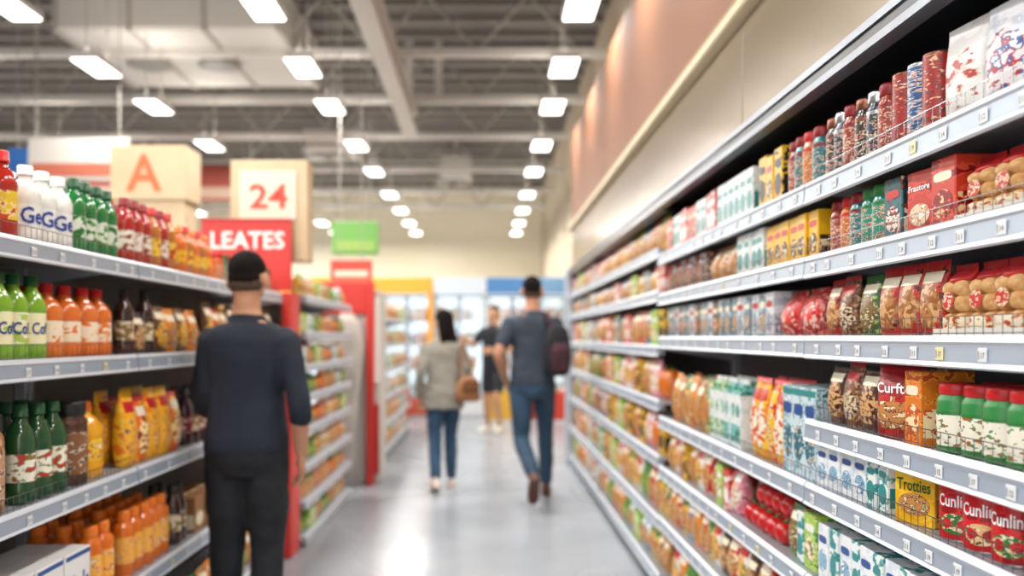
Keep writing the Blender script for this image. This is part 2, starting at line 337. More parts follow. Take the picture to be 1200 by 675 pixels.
def carton(w,d,h,body,panel,label,text=None,tc='#ffffff',name='food_box',pz=.36,ph=.4,tz=.76,shape=2,th=None,cat='box',strip=None,title=None):
    b=MB().box((-w/2,-d/2,0),(w/2,d/2,h),body,.0025)
    b.box((-w/2+.004,-.004,h-.0004),(w/2-.004,.004,h+.0008),panel)
    p=MB().disc(w*.8,h*ph,-d/2-.0008,h*pz,panel,n=shape)
    p.box((-w/2-.0006,-d/2+.006,h*.12),(-w/2+.001,d/2-.006,h*.5),panel)
    p.box((w/2-.001,-d/2+.006,h*.12),(w/2+.0006,d/2-.006,h*.5),panel)
    if strip: p.box((-w/2+.003,-d/2-.001,h*.9),(w/2-.003,-d/2,h*.97),strip)
    if not text and title: p.disc(w*.74,h*.13,-d/2-.001,h*.74,title,n=4)
    P=[('body',b),('printed_panel',p)]
    if text: P.append(('lettering',txt(MB(),text,w*.84,-d/2-.0018,h*tz,mat(tc),height=th or h*.13)))
    return D(P,w,d,h,name,cat,label)
def gable(w,d,h,body,panel,label,cap='#2f8f5a'):
    b=MB().box((-w/2,-d/2,0),(w/2,d/2,h*.78),body,.002)
    z=h*.78;t=h*.94
    b.add([(-w/2,-d/2,z),(w/2,-d/2,z),(w/2,d/2,z),(-w/2,d/2,z),(-w/2+.003,0,t),(w/2-.003,0,t)],[(0,1,5,4),(2,3,4,5),(1,2,5),(3,0,4)],panel)
    b.box((-w/2+.002,-.002,t-.003),(w/2-.002,.002,h),body)
    p=MB().box((-w/2+.003,-d/2-.001,h*.08),(w/2-.003,-d/2,h*.34),panel); p.disc(w*.6,h*.2,-d/2-.001,h*.55,panel)
    p.box((-w/2-.001,-d/2+.004,h*.08),(-w/2,d/2-.004,h*.34),panel)
    c=MB().lathe([(.011,z+h*.05),(.011,z+h*.1)],mat(cap),12,c=(0,-d/4))
    return D([('body',b),('printed_panel',p),('cap',c)],w,d,h,'drink_carton','carton',label)
def pouch(w,d,h,body,panel,label,text=None,tc='#ffffff',name='snack_pouch',top=None,pz=.42,pr_=.3,n=2.6,cat='packet',tz=.7,title=None,bulge=0):
    top=top or body; b=MB(); seg=26; J=14; vs=[];fs=[];ms=[]
    for j in range(J+1):
        t=j/J; z=h*t
        if t>.9: ry=.0015; rx=w/2
        else: ry=d/2*(.55+.45*math.sin(min(1,t/.35)*pi/2))*(1 if t<.4 else math.cos((t-.4)/.5*pi/2)**.6); ry=max(ry,.0015); rx=w/2*(1-.06*math.sin(t/.9*pi))
        for i in range(seg):
            a=2*pi*i/seg; ca,sa=math.cos(a),math.sin(a); k=(abs(ca)**n+abs(sa)**n)**(-1/n); vs.append((rx*ca*k,ry*sa*k*(1+.05*math.sin(7*a+9*t)),z))
    for j in range(J):
        for i in range(seg):
            f=(j*seg+i,j*seg+(i+1)%seg,(j+1)*seg+(i+1)%seg,(j+1)*seg+i); fs.append(f)
            cx=sum(vs[q][0] for q in f)/4; cz=sum(vs[q][2] for q in f)/4
            if cz>h*.9: ms.append(top)
            elif (cx/(w*.42))**2+((cz-h*pz)/(h*pr_))**2<1: ms.append(panel)
            elif title and abs(cx)<w*.36 and abs(cz-h*.78)<h*.05: ms.append(title)
            else: ms.append(body)
    fs.append(tuple(range(seg-1,-1,-1)));ms.append(body); fs.append(tuple(J*seg+i for i in range(seg)));ms.append(top)
    b.add(vs,fs,ms,True); P=[('body',b)]
    if text: P.append(('lettering',txt(MB(),text,w*.78,0,h*tz,mat(tc),height=h*.14,pouch=(w/2*.97,d/2*(.9 if tz>.6 else 1)))))
    return D(P,w,d,h,name,cat,label)
def bunpack(w,h,label):
    """soft pack of small golden rolls with printed band and crimped red top"""
    bun=noisemat('#c07c38','#f0cc92',60,.6,detail=3); b=MB(); r=w/2
    for z in (.03,.062,.09):
        for x in (-r*.46,r*.46):
            rings=[]
            for j in range(8):
                t=-pi/2+pi*(j+.2)/7.4; rings.append(((x,0,z*h/.135+.017*math.sin(t)),(1,0,0),(0,1,0),r*.5*math.cos(t)**.7,r*.9*math.cos(t)**.7))
            b.loft(rings,bun,16,2.3)
    l=MB().loft([((0,0,z),(1,0,0),(0,1,0),a,c_) for z,a,c_ in ((h*.76,r*.85,r*.7),(h*.82,r*.9,r*.6),(h*.88,r*.93,r*.3),(h*.92,r*.95,.002),(h,r*.97,.0015))],redm,20,2.6)
    a=MB().lathe([(r*.93,.004),(r*1.0,.016),(r*.99,.036)],pr(['#f4e8d0','#d8a060','#c03020'],40),22,cap=(1,0),sq=2.6)
    a.disc(w*.5,h*.24,-r*.93,h*.5,pr(['#c8281e','#f4e8d0','#d8a060'],50))
    return D([('body',b),('lid',l),('label',a)],w,w*.95,h,'bun_pack','packet',label)
def lump(w,h,body,leafm,label,name='round_pack'):
    b=MB(); r=w/2
    rings=[]
    for j in range(11):
        t=-pi/2+pi*(j+.3)/10.6; rr=r*math.cos(t)**.8; rings.append(((0,0,h*.46+h*.46*math.sin(t)),(1,0,0),(0,1,0),rr,rr))
    b.loft(rings,body,16,2.3); k=MB()
    k.tube([(0,0,h*.9),(.004,0,h*.98)],.006,leafm,6)
    for a in range(5): k.add([(0,0,h*.93),(.022*math.cos(a*1.26),.022*math.sin(a*1.26),h*.915),(.02*math.cos(a*1.26+.5),.02*math.sin(a*1.26+.5),h*.92)],[(0,1,2)],leafm)
    return D([('body',b),('stem',k)],w,w,h,name,'packet',label)
NC={}
def place(p,x,y,z,rot,near,group,sc=1):
    key='n' if near else 'f'
    if key not in p['cache']:
        if near: p['cache'][key]=[(n,m_.mesh(n)) for n,m_ in p['parts']]
        else:
            M=MB()
            for n,m_ in p['parts']: M.merge(m_)
            p['cache'][key]=[(p['name'],M.mesh(p['name']))]
    L=p['cache'][key]
    NC[p['name']]=NC.get(p['name'],0)+1
    o=bpy.data.objects.new(p['name'],L[0][1]); COL.objects.link(o); o.location=(x,y,z); o.rotation_euler=(0,0,rot)
    if sc!=1: o.scale=(1,1,sc)
    o['label']=p['label']; o['category']=p['cat']; o['group']=group
    for n,me in L[1:]:
        c=bpy.data.objects.new(n,me); COL.objects.link(c); c.parent=o
    return o
def row(side,X,z,y0,y1,ps,group,near=False,rows=1,setb=.02,yaw=0,gap=.004,rnd=False,block=1,sc=1):
    if isinstance(ps,dict): ps=[ps]
    y=y0;i=0;cur=None
    while True:
        if i%block==0:
            nx=R.choice(ps) if rnd else ps[(i//block)%len(ps)]
            while rnd and nx is cur: nx=R.choice(ps)
            cur=nx
        w=cur['w']
        if y+w>y1+.012: break
        for r in range(rows):
            x=X+side*(setb+cur['d']/2+r*(cur['d']+.011)+R.uniform(0,.008))
            rot=(-pi/2+yaw if side>0 else pi/2-yaw)+(R.uniform(-.12,.12) if cur['cat'] in('jar','bottle','can') else R.uniform(-.015,.015))
            place(cur,x,y+w/2,z+.0005,rot,near and r==0,group,sc)
        y+=w+gap+.002*R.random(); i+=1
# materials
red=pr(['#c3161c','#d8252a','#9c0f14'],14); redm=mat('#c81e22',.35); dred=mat('#8e1418',.35); cop=mat('#8a5a48',.3,.8)
ora=mat('#ee7a1a',.35); yel=mat('#f2b81c',.35); grn=mat('#2f7a3a',.35); dgr=mat('#17502a',.3); teal=mat('#2a8c8c',.35); blu=mat('#1f4f94',.35); blk=mat('#1c1a1a',.4)
food=pr(['#b8763a','#e0b070','#7a4420','#f3e2c0'],34); nuts=pr(['#9a5c2e','#b87e48','#d8a874'],110,vor=True); seeds=pr(['#4a2818','#6a3a22','#8c5a34','#b89068'],140,vor=True)
veg=pr(['#79a83a','#2f6b2c','#d9822b','#f0e4c8'],30)
glassA=mat('#c2762c',.12,coat=.5); glassR=mat('#b2281a',.12,coat=.5); glassG=mat('#1f7a3a',.1,coat=.6); glassLG=mat('#7fae2a',.12,coat=.5); glassO=mat('#e2711a',.15,coat=.5); glassD=mat('#3a1d12',.12,coat=.6)
CRM=mat('#f4e8cc',.4)
P={}
P['silver']=pouch(.125,.06,.195,pr(['#f0f0f3','#dfe2e8','#c9ced8','#f2f2f4'],12),pr(['#f0e8e8','#c23a3a','#3a5f9c','#f4f4f4'],22),'silver-white snack pouch with red and blue print',name='foil_pouch')
P['white']=pouch(.12,.055,.2,pr(['#f5f3f0','#e6e2de'],10),pr(['#f3efea','#e0c8b8','#b83a34'],20),'tall white foil snack pouch on the shelf',name='foil_pouch')
P['redtin']=can(.034,.165,pr(['#b0281e','#2a3444','#d8502c','#e8c8a0'],40,2.0),'tall red patterned tin with metallic lid',lid=cop,name='spice_tin')
P['bluetin']=can(.034,.165,pr(['#2a5a8e','#d8dcdc','#b83a2c','#e8e0d0'],34,3.0),'tall tin with blue, silver and red bands',lid=CH,name='spice_tin')
def sj(c,lid,desc,h=.15,r=.031): return jar(r,h,mat(c,.2,coat=.4),lid,pr([c,'#e9dcc0','#b8322a',c],45,1.6),desc,name='spice_jar',band=lid,lo=.06,hi=.72)
P['sj1']=sj('#3a2620',cop,'dark spice jar with copper lid and printed label')
P['sj2']=sj('#28384a',CH,'navy spice jar with silver lid')
P['sj3']=sj('#9a3420',dred,'brown-red spice jar with red lid')
P['sj4']=sj('#1a747a',dred,'teal spice jar with red lid')
P['sj5']=sj('#d2701e',redm,'orange spice jar with red lid')
P['sj6']=sj('#2f8e78',grn,'green spice jar with green lid')
P['ybox']=carton(.075,.12,.165,pr(['#e8b01c','#f2c83a','#2a2420'],20),blk,'yellow and black food box',title=blk)
P['ybox2']=carton(.07,.12,.155,yel,pr(['#3a2a20','#c98a3a','#e8d8b0'],30),'yellow food box with dark picture panel',title=redm)
P['wtbox']=carton(.07,.12,.155,pr(['#eef0ee','#f6f6f2','#bcd8d4'],16),teal,'white food box with teal panel',title=teal)
P['rpbox']=carton(.08,.12,.16,pr(['#c9302c','#e07a6a','#f0d8cc'],18),WH,'red and pink food box',title=WH)
P['redbox']=carton(.085,.13,.15,pr(['#cf3a26','#e0553a','#9c1414'],12),pr(['#8a1014','#d8492a','#f0d0a0'],30),'plain red-orange food box with dark picture',title=CRM)
P['fraut']=carton(.09,.13,.145,pr(['#c9302a','#d8432f','#a81a18'],10),pr(['#e8d2b0','#c87a3a','#f4ead8'],34),'red box with cream lettering and pastry picture',text='Frautore',tz=.74,pz=.33,ph=.34,th=.014)
P['tealbox']=carton(.075,.12,.15,pr(['#2b6a70','#17404a','#9a3a2a','#e8d8c0'],30,.3),pr(['#e8e0d0','#b8322a','#17404a'],40),'dark teal food box with red print',title=redm)
P['bun']=bunpack(.085,.13,'soft pack of small golden rolls with a red top')
P['seedp']=pouch(.095,.06,.175,seeds,pr(['#d9c8a8','#8c5a34','#2e1a12'],60),'brown seed pouch with red top seal',top=redm,pz=.35,pr_=.2,title=redm)
P['redlidp']=pouch(.085,.06,.17,pr(['#b0281f','#c8402c','#5a1a12'],20),nuts,'red snack pouch with nut window',top=redm,title=CRM)
P['greenp']=pouch(.1,.06,.16,pr(['#3a5a34','#5f8a46','#a8c060'],26),pr(['#8a6a3a','#2a1a14','#e0d0a0'],50),'dark green snack pouch',top=grn,title=CRM)
P['redmesh']=pouch(.15,.1,.15,pr(['#c01e22','#e24238','#9a1518','#d89080'],80,vor=True),pr(['#e8392f','#b8161a','#e8b8a8'],80,vor=True),'red net bag of sweets',name='net_bag')
P['greybox']=carton(.08,.12,.155,pr(['#dfe3e6','#b8c4cc'],14),pr(['#7a94a8','#dfe3e6','#c26a3a'],30),'pale grey food box',title=redm)
P['bgbox']=carton(.075,.12,.155,pr(['#6f8a96','#8fa8b2','#c8d2d6'],16),pr(['#c8a070','#2a3e4c','#e6e0d4'],30),'blue-grey food box',title=CRM)
P['dkbox']=carton(.075,.12,.15,pr(['#5a4640','#7f6458','#a8826a'],20),pr(['#c84a2a','#e8c890'],30),'dark brown food box',title=CRM)
P['gjar']=jar(.039,.145,pr(['#3a8a48','#2f8a44'],20),redm,pr(['#f2ead8','#f6f0e2','#3a8a48','#c8502a'],34),'green jar with red lid and cream label',name='sauce_jar',band=grn,lo=.06,hi=.6)
P['obox']=carton(.07,.12,.165,pr(['#e07a22','#f0a040','#b84a1a'],22),pr(['#f4e0b0','#c8541e'],30),'orange food box',title=CRM)
P['curf']=pouch(.13,.07,.178,pr(['#a81a1c','#8a1216','#c22a26'],16),pr(['#c8854a','#5a1a12','#f0d8a8'],40),'dark red pouch with white lettering',text='Curfto',top=dred,pz=.34,pr_=.2,tz=.68)
P['darkp']=pouch(.1,.06,.165,pr(['#4a2a20','#2a1c18','#8a5a3a'],30),pr(['#d8a870','#7a3a24','#2a1c18'],50),'dark brown snack pouch',top=blk,title=CRM)
P['cun']=can(.046,.15,red,'red food tin with white lettering and picture',text='Cunlins',patch=pr(['#e8c080','#f4e8d0','#8a3a1e','#3f7a36'],50))
P['cun2']=can(.046,.15,red,'red food tin with white lettering and green picture',text='Cunlins',patch=pr(['#3f7a36','#f4e8d0','#e8c080'],50))
P['trot']=carton(.105,.09,.16,pr(['#f0b41a','#f6c83a','#f0b41a'],8),pr(['#c88a4a','#6a3a1c','#f0dcb0','#3f7a36'],40),'yellow food box with green lettering',text='Trotties',tc='#1f5a2c',strip=redm,tz=.69,th=.034)
P['tbox']=carton(.05,.1,.155,pr(['#eef2f0','#7ab4b0','#2a8c8c'],20),teal,'slim white and teal carton',title=teal)
P['wbbox']=carton(.07,.1,.155,pr(['#f0f2f4','#dce4ea'],14),pr(['#8ab4cc','#2a6a9c','#f0f2f4'],26),'white food box with blue panel',title=blu)
P['bigblue']=carton(.085,.12,.27,pr(['#cfdfe4','#6aa4b0','#e8eef0','#2a7a8c'],18,.5),pr(['#2a6a7c','#8ab0b8','#e8d8b0','#b84a2a'],26),'tall teal and white cereal box',strip=teal,name='cereal_box',title=blu)
P['yrpk']=pouch(.085,.07,.28,pr(['#f0a818','#e8861a','#f6c838'],10),pr(['#f4e8d0','#c8201c','#e86a1a'],30),'yellow and red snack packet',top=redm,name='red_yellow_packet',title=redm)  # unspecified snack packets in red and yellow, contents unknown
P['rypk']=pouch(.085,.07,.28,pr(['#c8241c','#e0401e','#f0a028'],14),pr(['#f0b828','#f4e8d0','#8a1a14'],30),'red and yellow snack packet',top=redm,name='red_yellow_packet',title=yel)
P['gable']=gable(.07,.07,.26,pr(['#f2f4f2','#dce8e6'],12),pr(['#7ac0ba','#2f9490','#2a6a5c'],22),'white and teal gable-top carton')
P['gable2']=gable(.07,.07,.26,pr(['#f2f4f2','#dce8e6'],12),pr(['#c0d8b0','#2f8a4a'],22),'white and green gable-top carton')
P['brnpk']=pouch(.12,.08,.18,pr(['#b87a3a','#d8a860','#7a4a22'],16),food,'brown paper snack packet',name='paper_packet',title=CRM)
P['gypk']=pouch(.11,.08,.19,pr(['#e8b428','#f2e2b0','#3f8a3a'],14),food,'yellow and green packet',top=grn,name='pasta_packet',title=grn)  # packet of unknown contents; name only separates this variant
P['tom']=lump(.075,.08,mat('#c8161a',.25,coat=.4),grn,'glossy red round pack with green top')
P['tom2']=lump(.1,.15,mat('#d8701c',.3,coat=.4),grn,'orange round pack with green top')
P['vegp']=pouch(.12,.09,.17,pr(['#3f7a2c','#8ab040','#24501e'],20),veg,'green vegetable packet',top=grn,name='vegetable_packet')
P['redpk']=pouch(.12,.08,.18,pr(['#c0241e','#e04a2a','#f0d8b8'],16),food,'red snack packet',top=redm,name='red_packet',title=CRM)  # plain snack packet, contents unknown; name only tells variants apart
P['orpk']=pouch(.12,.08,.19,pr(['#e8861e','#f4b040','#c8501a'],14),food,'orange snack packet',name='crisp_packet',title=CRM)  # snack packet with no known filling; name marks the orange variant
P['whpk']=pouch(.12,.08,.19,pr(['#f0ece4','#e0d8c8'],14),pr(['#e8b060','#c8602a','#6a9a3a'],26),'white snack packet with colourful panel',name='white_packet',title=redm)  # white snack packet of unknown contents; name only marks the variant
P['bupk']=pouch(.12,.08,.18,pr(['#5a90b8','#2a5a8c','#e8e4da'],16),food,'blue snack packet',name='blue_packet',title=WH)  # snack packet in blue; its name is just a variant tag
P['pkpk']=pouch(.1,.08,.18,pr(['#d87a8a','#f0c8c8','#b83a5a'],16),pr(['#f4ead8','#b84a4a','#e8c08a'],26),'pink sweet packet',name='sweet_packet',title=WH)
P['lgbox']=carton(.09,.12,.165,pr(['#a8c84a','#d8e890','#5a9a3a'],18),pr(['#f4f0d8','#d87a2a','#5a8a2a'],26),'light green food box',title=WH)
# bottles left
P['juice']=bottle(.044,.25,glassR,redm,pr(['#f0c832','#f4e2a0','#d84a1a'],20),'orange-red juice bottle with yellow label and red cap',hi=.55)
P['milk']=bottle(.044,.235,mat('#f0efe8',.25,coat=.4),WH,mat('#f2f2ee'),'white dairy bottle with blue lettering and cap',text='Ge',tc='#1a3f9c',th=1.1,name='milk_bottle')
P['greenb']=bottle(.038,.25,glassG,dgr,pr(['#e8eedc','#5aa050','#1f6a34'],22),'green drink bottle with green cap')
P['winer']=bottle(.038,.25,glassR,dred,pr(['#f0e8dc','#c89a6a','#8a1a1a'],24),'dark red sauce bottle with pale label',name='sauce_bottle')
P['amber']=bottle(.04,.25,glassA,redm,pr(['#f2d050','#e88a2a','#b8301c'],24),'amber sauce bottle with yellow label',name='sauce_bottle')
P['oryel']=bottle(.042,.24,glassO,ora,pr(['#f6c832','#e8541a'],20),'orange juice bottle with yellow label')
for k_,t_ in (('cof','Cof'),('col','Col')):
    P[k_]=bottle(.042,.25,glassLG,dgr,pr(['#f4ecc0','#eef0d0','#b8cc60'],12),'lime green drink bottle with blue lettering and dark cap',text=t_,tc='#1a3f8c',th=.85,lo=.2,hi=.56,tw=1.2)
P['ojug']=bottle(.048,.235,glassO,redm,pr(['#f6e4c8','#f4d8b0','#e8702a'],18),'orange sauce jug with red cap and pale label',name='juice_jug',sq=3,jug=True)
P['nutj']=jar(.048,.27,pr(['#b8845a','#d0a480','#94683f'],80,vor=True),blk,pr(['#c09070','#e8d8c0','#7a4a30'],18),'tall jar of brown nuts with dark lid',name='nut_jar')
P['dgb']=bottle(.043,.285,mat('#1c4a24',.12,coat=.6),dgr,pr(['#f0ead8','#5a8a3a','#b8322a'],24),'dark green oil bottle with cream label',name='oil_bottle')
P['brj']=jar(.055,.27,pr(['#4a2c1c','#6a4028'],26),blk,pr(['#8a5a3a','#e0d0b8','#3a2418'],22),'dark brown coffee jar with black lid',name='coffee_jar')
P['yjug']=bottle(.056,.26,mat('#f0a818',.2,coat=.5),ora,pr(['#f4c838','#c8481a','#f6e2a0'],16),'yellow detergent jug with orange cap',name='juice_jug',sq=3,jug=True)
P['yp']=pouch(.11,.08,.28,pr(['#f4ac1a','#f8c430','#e87a18'],10),pr(['#f6b830','#c8301a','#f6e0a0','#7a3a1a'],26),'yellow snack packet',top=yel,title=redm)
P['yp2']=pouch(.1,.08,.25,pr(['#e8701c','#f6a030','#f8d060'],10),pr(['#f8e0a0','#c8301a','#7a3a1a'],26),'orange crisp packet with pale picture',top=redm,title=CRM)
P['dkfruit']=pouch(.12,.08,.2,pr(['#5a3420','#3a2018','#a87a2a'],26),pr(['#d89a30','#f0c860','#6a2a18'],26),'dark packet with golden fruit picture',title=CRM)
P['blkb']=bottle(.036,.25,glassD,blk,pr(['#8a6a3a','#e0d0b0'],20),'black glass bottle with gold label')
P['purp']=bottle(.038,.25,mat('#3a1a2a',.12,coat=.5),blk,pr(['#8a2a3a','#e8d8c8'],22),'dark purple juice bottle')
P['obt']=jar(.04,.24,glassO,ora,pr(['#f6b040','#f4c070','#d0501a','#f4e0b0'],24),'rounded orange juice bottle with orange cap',name='drink_bottle',cat='bottle',nk=.6,lo=.2,hi=.6)
P['cobox']=carton(.16,.22,.2,mat('#eceae6',.5),mat('#dfe2e8',.5),'white cardboard box with blue lettering',text="Co's",tc='#1f3f8c',tz=.5,th=.06,strip=blu,name='cardboard_box')
P['brbox']=carton(.13,.15,.16,mat('#9a6a3c',.6),mat('#e8d8b8'),'brown cardboard box of packets',name='cardboard_box')
# ------------------------------------------------ shelving
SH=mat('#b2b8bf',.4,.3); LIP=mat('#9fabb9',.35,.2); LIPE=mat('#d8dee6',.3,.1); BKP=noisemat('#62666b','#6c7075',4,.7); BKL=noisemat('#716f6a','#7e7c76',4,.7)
CHW=mat('#9a9ea4',.25,1)
tagm={}
def tagmesh(t,yellow):
    k=(t,yellow)
    if k not in tagm:
        b=MB().box((-.014,-.0015,-.013),(.014,0,.013),mat('#dfe2e3' if not yellow else '#e4daa4',.4),.0008)
        txt(b,t,.011,-.0019,-.001,mat('#5a5856'),height=.011,x=.003); b.box((-.012,-.0018,-.008),(-.008,-.0014,.007),mat('#9a9894'))
        tagm[k]=b.mesh('price_tag')
    return tagm[k]
def gondola(side,X,y0,y1,levels,depth,top,tagstep,label,fence=(),back=BKP,thick=.05):
    s=side; L=y1-y0
    root=bpy.data.objects.new('shelving_unit',None); COL.objects.link(root); root.location=(X,y0,0); root['label']=label; root['category']='store shelf'
    root['group']='supermarket shelving units'
    q=MB().box((s*(depth),0.003,0),(s*(depth+.03),L-.003,top),back); obj('back_panel',q,parent=root)
    q=MB().box((s*.04,0.003,0),(s*.06,L-.003,min(levels)-.03),mat('#3a3d40',.5)); q.box((s*.06,.003,0),(s*depth,L-.003,.02),mat('#3a3d40')); obj('kickplate',q,parent=root)
    for yy in (0.003,L-.028):
        q=MB().box((s*(depth-.04),yy,0),(s*depth,yy+.025,top),SH,.003)
        for k in range(int(top/.1)): q.box((s*(depth-.0405),yy+.009,k*.1+.05),(s*(depth-.04),yy+.015,k*.1+.08),BKP)
        obj('upright',q,parent=root)
    for zi,z in enumerate(levels):
        q=MB().box((0,0.002,-.018),(s*depth,L-.002,0),SH,.002); q.box((s*.01,.002,-.045),(s*.02,L-.002,-.018),SH)
        for yy in(.01,L-.016): q.add([(s*.03,yy,-.018),(s*(depth-.01),yy,-.018),(s*(depth-.01),yy,-.08),(s*.03,yy+.005,-.018),(s*(depth-.01),yy+.005,-.018),(s*(depth-.01),yy+.005,-.08)],[(0,1,2),(5,4,3),(0,2,5,3)],SH)
        sh=obj('shelf',q,(0,0,z),parent=root)
        t=thick
        pf=[(0,.007),(-.006,.009),(-.012,.004),(-.015,-.004),(-.013,-.01),(-.016,-t+.008),(-.019,-t),(-.012,-t-.004),(0,-t+.004)]
        q=MB(); n=len(pf); vs=[(s*a,yy,b) for yy in(.001,L-.001) for a,b in pf]
        fs=[(i,(i+1)%n,n+(i+1)%n,n+i) for i in range(n)]+[tuple(range(n)),tuple(range(2*n-1,n-1,-1))]
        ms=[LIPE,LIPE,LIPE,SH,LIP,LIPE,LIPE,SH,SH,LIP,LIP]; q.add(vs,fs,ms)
        obj('price_rail',q,parent=sh)
        yy=.05+R.random()*tagstep*.4
        while yy<L-.03:
            obj('price_tag',tagmesh(R.choice(['14','17','12','24','11','19']),R.random()<.06),(s*-.0165,yy,-t*.5-.002),-pi/2 if s>0 else pi/2,parent=sh)
            yy+=tagstep*R.uniform(.75,1.3)
        if zi in fence:
            q=MB(); fx=s*.006
            for zz in(.012,.045): q.box((fx-.0009,.004,zz),(fx+.0009,L-.004,zz+.0018),CHW)
            k=.01
            while k<L-.005: q.box((fx-.0006,k,.004),(fx+.0006,k+.0012,.046),CHW); k+=.03
            obj('wire_fence',q,parent=sh)
    return root
XR=.92
LV_N=[.09,.43,.70,.96,1.14,1.375,1.60,1.81]; LV_M=[.09,.43,.70,.96,1.375,1.60,1.81]; LV_F=[.12,.42,.745,1.04,1.33,1.62,1.85]
gondola(1,XR,.5,2.43,LV_N,.42,2.04,.12,'grey metal supermarket shelving with wire fences and price tags',fence=(3,4,5,6,7),thick=.052)
gondola(1,XR,2.435,4.5,LV_M,.42,2.04,.16,'grey metal supermarket shelving packed with boxes and packets',fence=(3,4,5))
gondola(1,XR,4.505,6.9,LV_F,.42,2.1,.3,'long grey metal supermarket shelving along the wall')
gondola(1,XR,6.905,9.3,LV_F,.42,2.1,.35,'long grey metal supermarket shelving along the wall')
q=MB().box((.86,9.305,0),(1.38,9.36,2.12),mat('#b3bac2',.4),.006); obj('partition_board',q,label='pale grey metal board closing the wall shelving',category='shelf end board')
XL=-1.28; LV_L=[.12,.50,.90,1.31,1.645]
gondola(-1,XL,.9,3.1,LV_L,.42,1.72,.16,'grey metal supermarket shelving with bottles and jugs',fence=(2,3,4),back=BKL)
gondola(-1,XL,3.105,5.3,LV_L,.42,1.72,.2,'grey metal supermarket shelving with bottles and packets',fence=(3,4),back=BKL)
LV2=[.06,.29,.53,.77,.99,1.19,1.41,1.65]
gondola(-1,-1.2,5.6,7.5,LV2,.4,1.72,.3,'pale supermarket shelving unit with many shelves of packets',back=BKL,thick=.04)
gondola(-1,-1.15,9.2,12.8,[.1,.4,.7,1.0,1.3,1.6],.4,1.8,.5,'distant pale supermarket shelving unit',back=BKL,thick=.04)
# right stock
def tray(y0,y1,z,X,side=1,h=.022,c='#e4dfd6',dp=.11):
    a=MB(); m_=mat(c,.6); L=y1-y0
    a.box((0,0,0),(side*dp,L,.003),m_)
    for b in (((0,0,0),(side*.002,L,h)),((side*(dp-.002),0,0),(side*dp,L,h)),((0,0,0),(side*dp,.002,h)),((0,L-.002,0),(side*dp,L,h))): a.box(b[0],b[1],m_)
    obj('display_tray',a,(X,y0,z+.0005),label='open white cardboard display tray holding packs',category='tray',group='display trays')
A,B,C,Dz,E,F,G,H_=1.81,1.60,1.375,1.14,.96,.70,.43,.09
g='packets and boxes on the wall shelves'
def rr(z,y0,y1,ks,near=True,rows=1,yaw=0,gap=.004,block=1,rnd=False,setb=.02,sc=1): row(1,XR,z,y0,y1,[P[k] for k in ks.split()],g,near,rows,setb,yaw,gap,rnd,block=block,sc=sc)
rr(A,1.25,1.64,'silver',yaw=.15,gap=.006); rr(A,1.65,1.80,'white',yaw=.15)
rr(A,1.80,2.02,'redtin bluetin redtin',rows=2,gap=.002,sc=1.08); rr(A,2.02,2.42,'sj3 sj2 sj1 sj3 sj2 sj1',rows=2,gap=.002,sc=1.18); rr(A,2.44,2.72,'sj4 sj5 sj4 sj3',rows=2,gap=.002,sc=1.18)
rr(A,2.73,3.02,'ybox ybox2',sc=1.12); rr(A,3.03,3.5,'wtbox',sc=1.15); rr(A,3.51,4.5,'rpbox wtbox redbox',block=2,sc=1.12)
tray(1.25,1.71,B,XR+.016); row(1,XR,B+.004,1.255,1.71,P['bun'],g,True,1,.022)
rr(B,1.72,1.82,'redbox',yaw=.05); rr(B,1.83,1.95,'fraut',yaw=.1,gap=.01); rr(B,1.955,2.04,'tealbox',yaw=.08); rr(B,2.05,2.42,'sj6 sj6 sj4 sj5 sj3',rows=2,gap=.002)
rr(B,2.44,2.9,'ybox2 ybox2',block=2,sc=.95); rr(B,2.91,3.25,'wtbox wtbox'); rr(B,3.26,3.65,'brnpk',sc=.83); rr(B,3.66,4.48,'sj1 sj2 sj3',rows=1,gap=.002)
tray(1.25,1.79,C,XR+.016); row(1,XR,C+.004,1.255,1.79,P['bun'],g,True,1,.022,sc=1.15)
rr(C,1.80,2.08,'redlidp',yaw=.1); rr(C,2.09,2.2,'greenp'); rr(C,2.205,2.42,'seedp redlidp',sc=.95); rr(C,2.45,2.62,'redmesh'); rr(C,2.63,2.78,'redmesh'); rr(C,2.8,3.3,'greybox bgbox'); rr(C,3.31,4.5,'bgbox bgbox dkbox greybox')
rr(Dz,1.25,1.84,'gjar',rows=2,yaw=.5,gap=.002); rr(Dz,1.85,1.93,'obox'); rr(Dz,1.935,2.08,'curf',yaw=.4,gap=.02); rr(Dz,2.09,2.42,'darkp seedp')
rr(E,1.25,1.84,'cun cun2',rows=2,yaw=.6,gap=.002,sc=.83); rr(E,1.87,1.99,'trot',yaw=.4,gap=.02,sc=.8,setb=.03); rr(E,2.01,2.13,'tbox',sc=.8); rr(E,2.13,2.42,'wbbox',rows=2,sc=.8)
rr(E,2.46,2.72,'bigblue',rows=2,yaw=.03); rr(E,2.73,3.15,'yrpk rypk yrpk',rows=2); rr(E,3.16,3.66,'gable gable2',rows=2,block=3); rr(E,3.67,4.48,'gypk brnpk orpk',rows=2,sc=1.25)
rr(F,1.7,2.42,'wbbox tbox',rows=2); rr(F,2.45,2.75,'lgbox tbox greenp',rows=2); rr(F,2.76,3.2,'tom',rows=4); row(1,XR,F+.078,2.79,3.17,P['tom'],g,True,3,.05); rr(F,3.22,3.65,'pkpk rpbox lgbox brnpk',rows=2); rr(F,3.66,4.48,'redpk whpk brnpk ybox',rows=2)
rr(G,2.3,2.9,'redpk',rows=2); rr(G,2.9,3.6,'redpk darkp whpk',rows=2); rr(G,3.6,4.48,'gypk redpk orpk bupk',rows=2); rr(H_,3.4,4.48,'gypk vegp orpk whpk',rows=2,sc=1.3)
